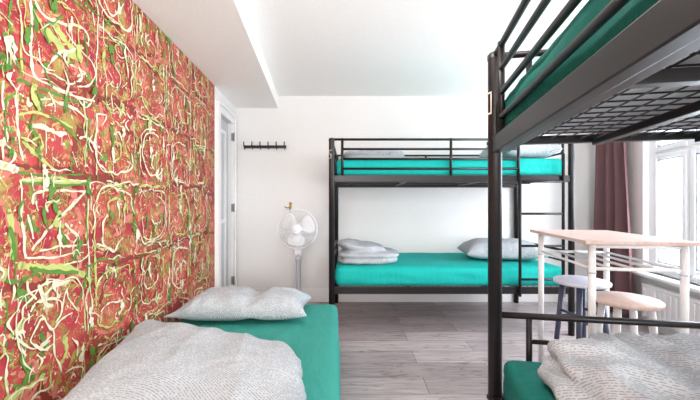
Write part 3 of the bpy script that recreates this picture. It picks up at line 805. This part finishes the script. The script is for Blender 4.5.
# ---------------------------------------------------------------- curtain and radiator
bm = B()
t0, t1 = tt(3.78), tt(3.08); NX, NZ = 150, 40; g = {}
for i in range(NX+1):
    for j in range(NZ+1):
        a = i/NX; h = j/NZ; z = .02+h*(2.26)
        fl = 1-.36*h**1.2
        mid = .50
        s = t0+(t1-t0)*(mid+(a-mid)*fl)
        f = math.sin(a*2*PI*3.6+.7*math.sin(h*2)+1.5*noise.noise(Vector((a*3, h*1.5, 0))))*.042*(.7+.3*(1-h))
        f += .010*noise.noise(Vector((a*8, h*3, 4)))
        g[i,j] = bm.verts.new(RM @ Vector((s, -.10+f, z)))
for i in range(NX):
    for j in range(NZ): bm.faces.new((g[i,j], g[i+1,j], g[i+1,j+1], g[i,j+1]))
o = obj('curtain', bm, M['curtain'], None, True); sol = o.modifiers.new('s', 'SOLIDIFY'); sol.thickness = .003
tag(o, 'dark plum curtain hanging in the corner beside the window', 'curtain')

t = thing('radiator', 'low white panel radiator under the window sill', 'radiator', (0,0,0))
ra, rb = tt(2.99), tt(1.6)
t.location = RM @ Vector(((ra+rb)/2, 0, 0))
inv = Matrix.Translation(-t.location)
def radm(*a, **k): box(*a, mtx=inv @ RM, **k)
bm = B(); radm(bm, ra, rb, -.095, -.03, .11, .385, bev=.005)
bd = obj('radiator_body', bm, M['rad'], t)
bm = B(); bm.free(); s = ra+.045
while s < rb-.04:
    bm = B(); radm(bm, s-.013, s+.013, -.103, -.094, .135, .365, bev=.004); s += .055; obj('rib', bm, M['rad'], bd)
bm = B(); radm(bm, ra-.003, rb+.003, -.1, -.025, .380, .392, bev=.003); obj('top_cover', bm, M['rad'], t)
for s in (ra+.06, rb-.06):
    bm = B(); tube(bm, [inv@RM@Vector((s, -.06, 0)), inv@RM@Vector((s, -.06, .115))], .009); obj('pipe', bm, M['white_metal'], t)
for s in (ra+.2, rb-.2):
    bm = B(); radm(bm, s-.02, s+.02, -.032, -.001, .2, .3); obj('wall_bracket', bm, M['rad'], t)

# ---------------------------------------------------------------- pedestal fan, hooks
fx, fy, fz = -.522, 3.40, .842
t = thing('pedestal_fan', 'white pedestal fan standing by the back wall left of the bunk', 'fan', (fx, fy, 0), 0)
bm = B(); lathe(bm, [(0,0), (.17,0), (.175,.012), (.15,.028), (.05,.036), (.03,.06), (0,.06)], 40); obj('base', bm, M['plastic'], t)
bm = B(); lathe(bm, [(.026,.05), (.026,.52), (.031,.525), (.031,.56), (.014,.565), (.014,.78)], 20, (0,.06,0)); obj('pole', bm, M['grey_plastic'], t)
bm = B(); box(bm, -.038, .038, .03, .09, .58, .68, .012); obj('control_box', bm, M['plastic'], t)
bm = B(); lathe(bm, [(0,.16), (.035,.155), (.052,.12), (.055,.05), (.045,.02), (0,.02)], 28, (0,0,fz), 'y'); tube(bm, [(0,.065,.77), (0,.07,.82)], .02); obj('motor', bm, M['plastic'], t)
bm = B(); RC = .195
def ringy(bm, r, y, tr, seg=48):
    n = 48
    vs = []
    for k in range(n):
        a = 2*PI*k/n; c = Vector((math.cos(a)*r, y, fz+math.sin(a)*r)); rad = Vector((math.cos(a), 0, math.sin(a)))
        vs.append([bm.verts.new(c+rad*math.cos(2*PI*q/6)*tr+Vector((0,1,0))*math.sin(2*PI*q/6)*tr) for q in range(6)])
    for k in range(n):
        for q in range(6): bm.faces.new((vs[k][q], vs[k][(q+1)%6], vs[(k+1)%n][(q+1)%6], vs[(k+1)%n][q])).smooth = True
ringy(bm, RC, -.02, .006)
def cage(side):
    for k in range(60):
        a = 2*PI*k/60; pts = []
        for f in (0, .3, .6, .85, 1):
            r = .052+(RC-.052)*f; y = -.02+side*.055*math.sqrt(max(0, 1-f**3)); pts.append((math.cos(a)*r, y, fz+math.sin(a)*r))
        tube(bm, pts, .0011, 4, cap=False)
cage(-1); ringy(bm, .12, -.072, .0016); ringy(bm, .16, -.060, .0016)
obj('front_grille', bm, M['plastic'], t)
bm = B(); cage(1); obj('rear_grille', bm, M['plastic'], t)
bm = B(); lathe(bm, [(0,-.084), (.040,-.082), (.053,-.074), (.053,-.066), (0,-.066)], 28, (0,0,fz), 'y'); obj('hub_cap', bm, M['plastic'], t)
for k in range(3):
    a0 = 2*PI*k/3+.4; bm = B(); g = {}
    for i in range(9):
        for j in range(9):
            r = .03+.145*i/8; wd = (.35+.62*math.sin(PI*min(1, .15+i/8*.7)))
            a = a0+(j/8-.5)*2*wd*.8; y = -.02+(j/8-.5)*.045*(1-i/8*.4)
            g[i,j] = bm.verts.new((math.cos(a)*r, y, fz+math.sin(a)*r))
    for i in range(8):
        for j in range(8): bm.faces.new((g[i,j], g[i+1,j], g[i+1,j+1], g[i,j+1]))
    bl = obj('blade', bm, M['plastic'], t, True); so = bl.modifiers.new('s', 'SOLIDIFY'); so.thickness = .002

t = thing('coat_rack', 'black wall-mounted coat rack with six pegs on the back wall', 'coat rack', (-.945, BACK, 1.73), 0)
bm = B(); box(bm, -.235, .235, -.024, 0, -.019, .012, .003); obj('rail', bm, M['black'], t)
for k in range(6):
    x = -.222+.444*k/5
    bm = B(); tube(bm, [(x, -.02, -.012), (x, -.045, -.018), (x, -.062, .0), (x, -.064, .045)], .006, 10); tube(bm, [(x, -.022, -.012), (x, -.034, -.036)], .0055); obj('peg', bm, M['black'], t)

t = thing('wall_hook', 'small brass hook on the back wall just above the fan', 'hook', (-.665, BACK, 1.06), 0)
bm = B(); box(bm, -.013, .013, -.012, 0, -.01, .05, .003); obj('back_plate', bm, M['brass'], t)
bm = B(); tube(bm, [(0,-.01,.0), (-.01,-.04,-.012), (-.04,-.05,-.012), (-.055,-.045,.008)], .0045); tube(bm, [(0,-.01,.03), (.02,-.03,.034)], .004); obj('hook_arm', bm, M['brass'], t)
bm = B(); tube(bm, [(0,-.012,-.008), (-.004,-.014,-.06)], .009); obj('key_tag', bm, M['steel'], t)

# ---------------------------------------------------------------- light and camera
w = bpy.data.worlds.new('sky'); bpy.context.scene.world = w; w.use_nodes = True
bg = w.node_tree.nodes['Background']; bg.inputs['Color'].default_value = (.86, .93, 1, 1); bg.inputs['Strength'].default_value = 4.5
def area(name, loc, target, sx, sy, power, col, spread=PI):
    l = bpy.data.lights.new(name, 'AREA'); l.shape = 'RECTANGLE'; l.size = sx; l.size_y = sy; l.energy = power; l.color = col; l.spread = spread
    o = bpy.data.objects.new(name, l); C.objects.link(o); o.location = loc
    o.rotation_euler = (Vector(target)-Vector(loc)).to_track_quat('-Z', 'Y').to_euler(); return o
wc = RM @ Vector(((OP0+OP1)/2, .30, 1.27)); wt = RM @ Vector(((OP0+OP1)/2, -1, 1.2))
area('window_daylight', wc, wt, 1.7, 1.5, 172, (.80, .89, 1))
area('added_rear_light', (.4, FRONT-.3, 1.45), (.2, 2, 1.2), 2.6, 1.3, 145, (1, .985, .97))  # fill light added behind the camera, outside the unseen window
l = bpy.data.lights.new('ceiling_lamp', 'POINT'); l.shadow_soft_size = .12; l.energy = 20; l.color = (1, .95, .91)
o = bpy.data.objects.new('ceiling_lamp', l); C.objects.link(o); o.location = (.1, 1.0, 2.0)

cam = bpy.data.cameras.new('camera'); co = bpy.data.objects.new('camera', cam); C.objects.link(co)
co.location = (0, 0, 1.09); co.rotation_euler = (PI/2, 0, 0)
cam.sensor_width = 36; cam.lens = 342/700*36; cam.shift_y = 4/700; cam.clip_start = .02
sc = bpy.context.scene; sc.camera = co
sc.view_settings.view_transform = 'Standard'; sc.view_settings.look = 'None'; sc.view_settings.exposure = 0; sc.view_settings.gamma = 1
sc.cycles.use_denoising = True
sc.cycles.max_bounces = 10; sc.cycles.diffuse_bounces = 6; sc.cycles.sample_clamp_indirect = 6
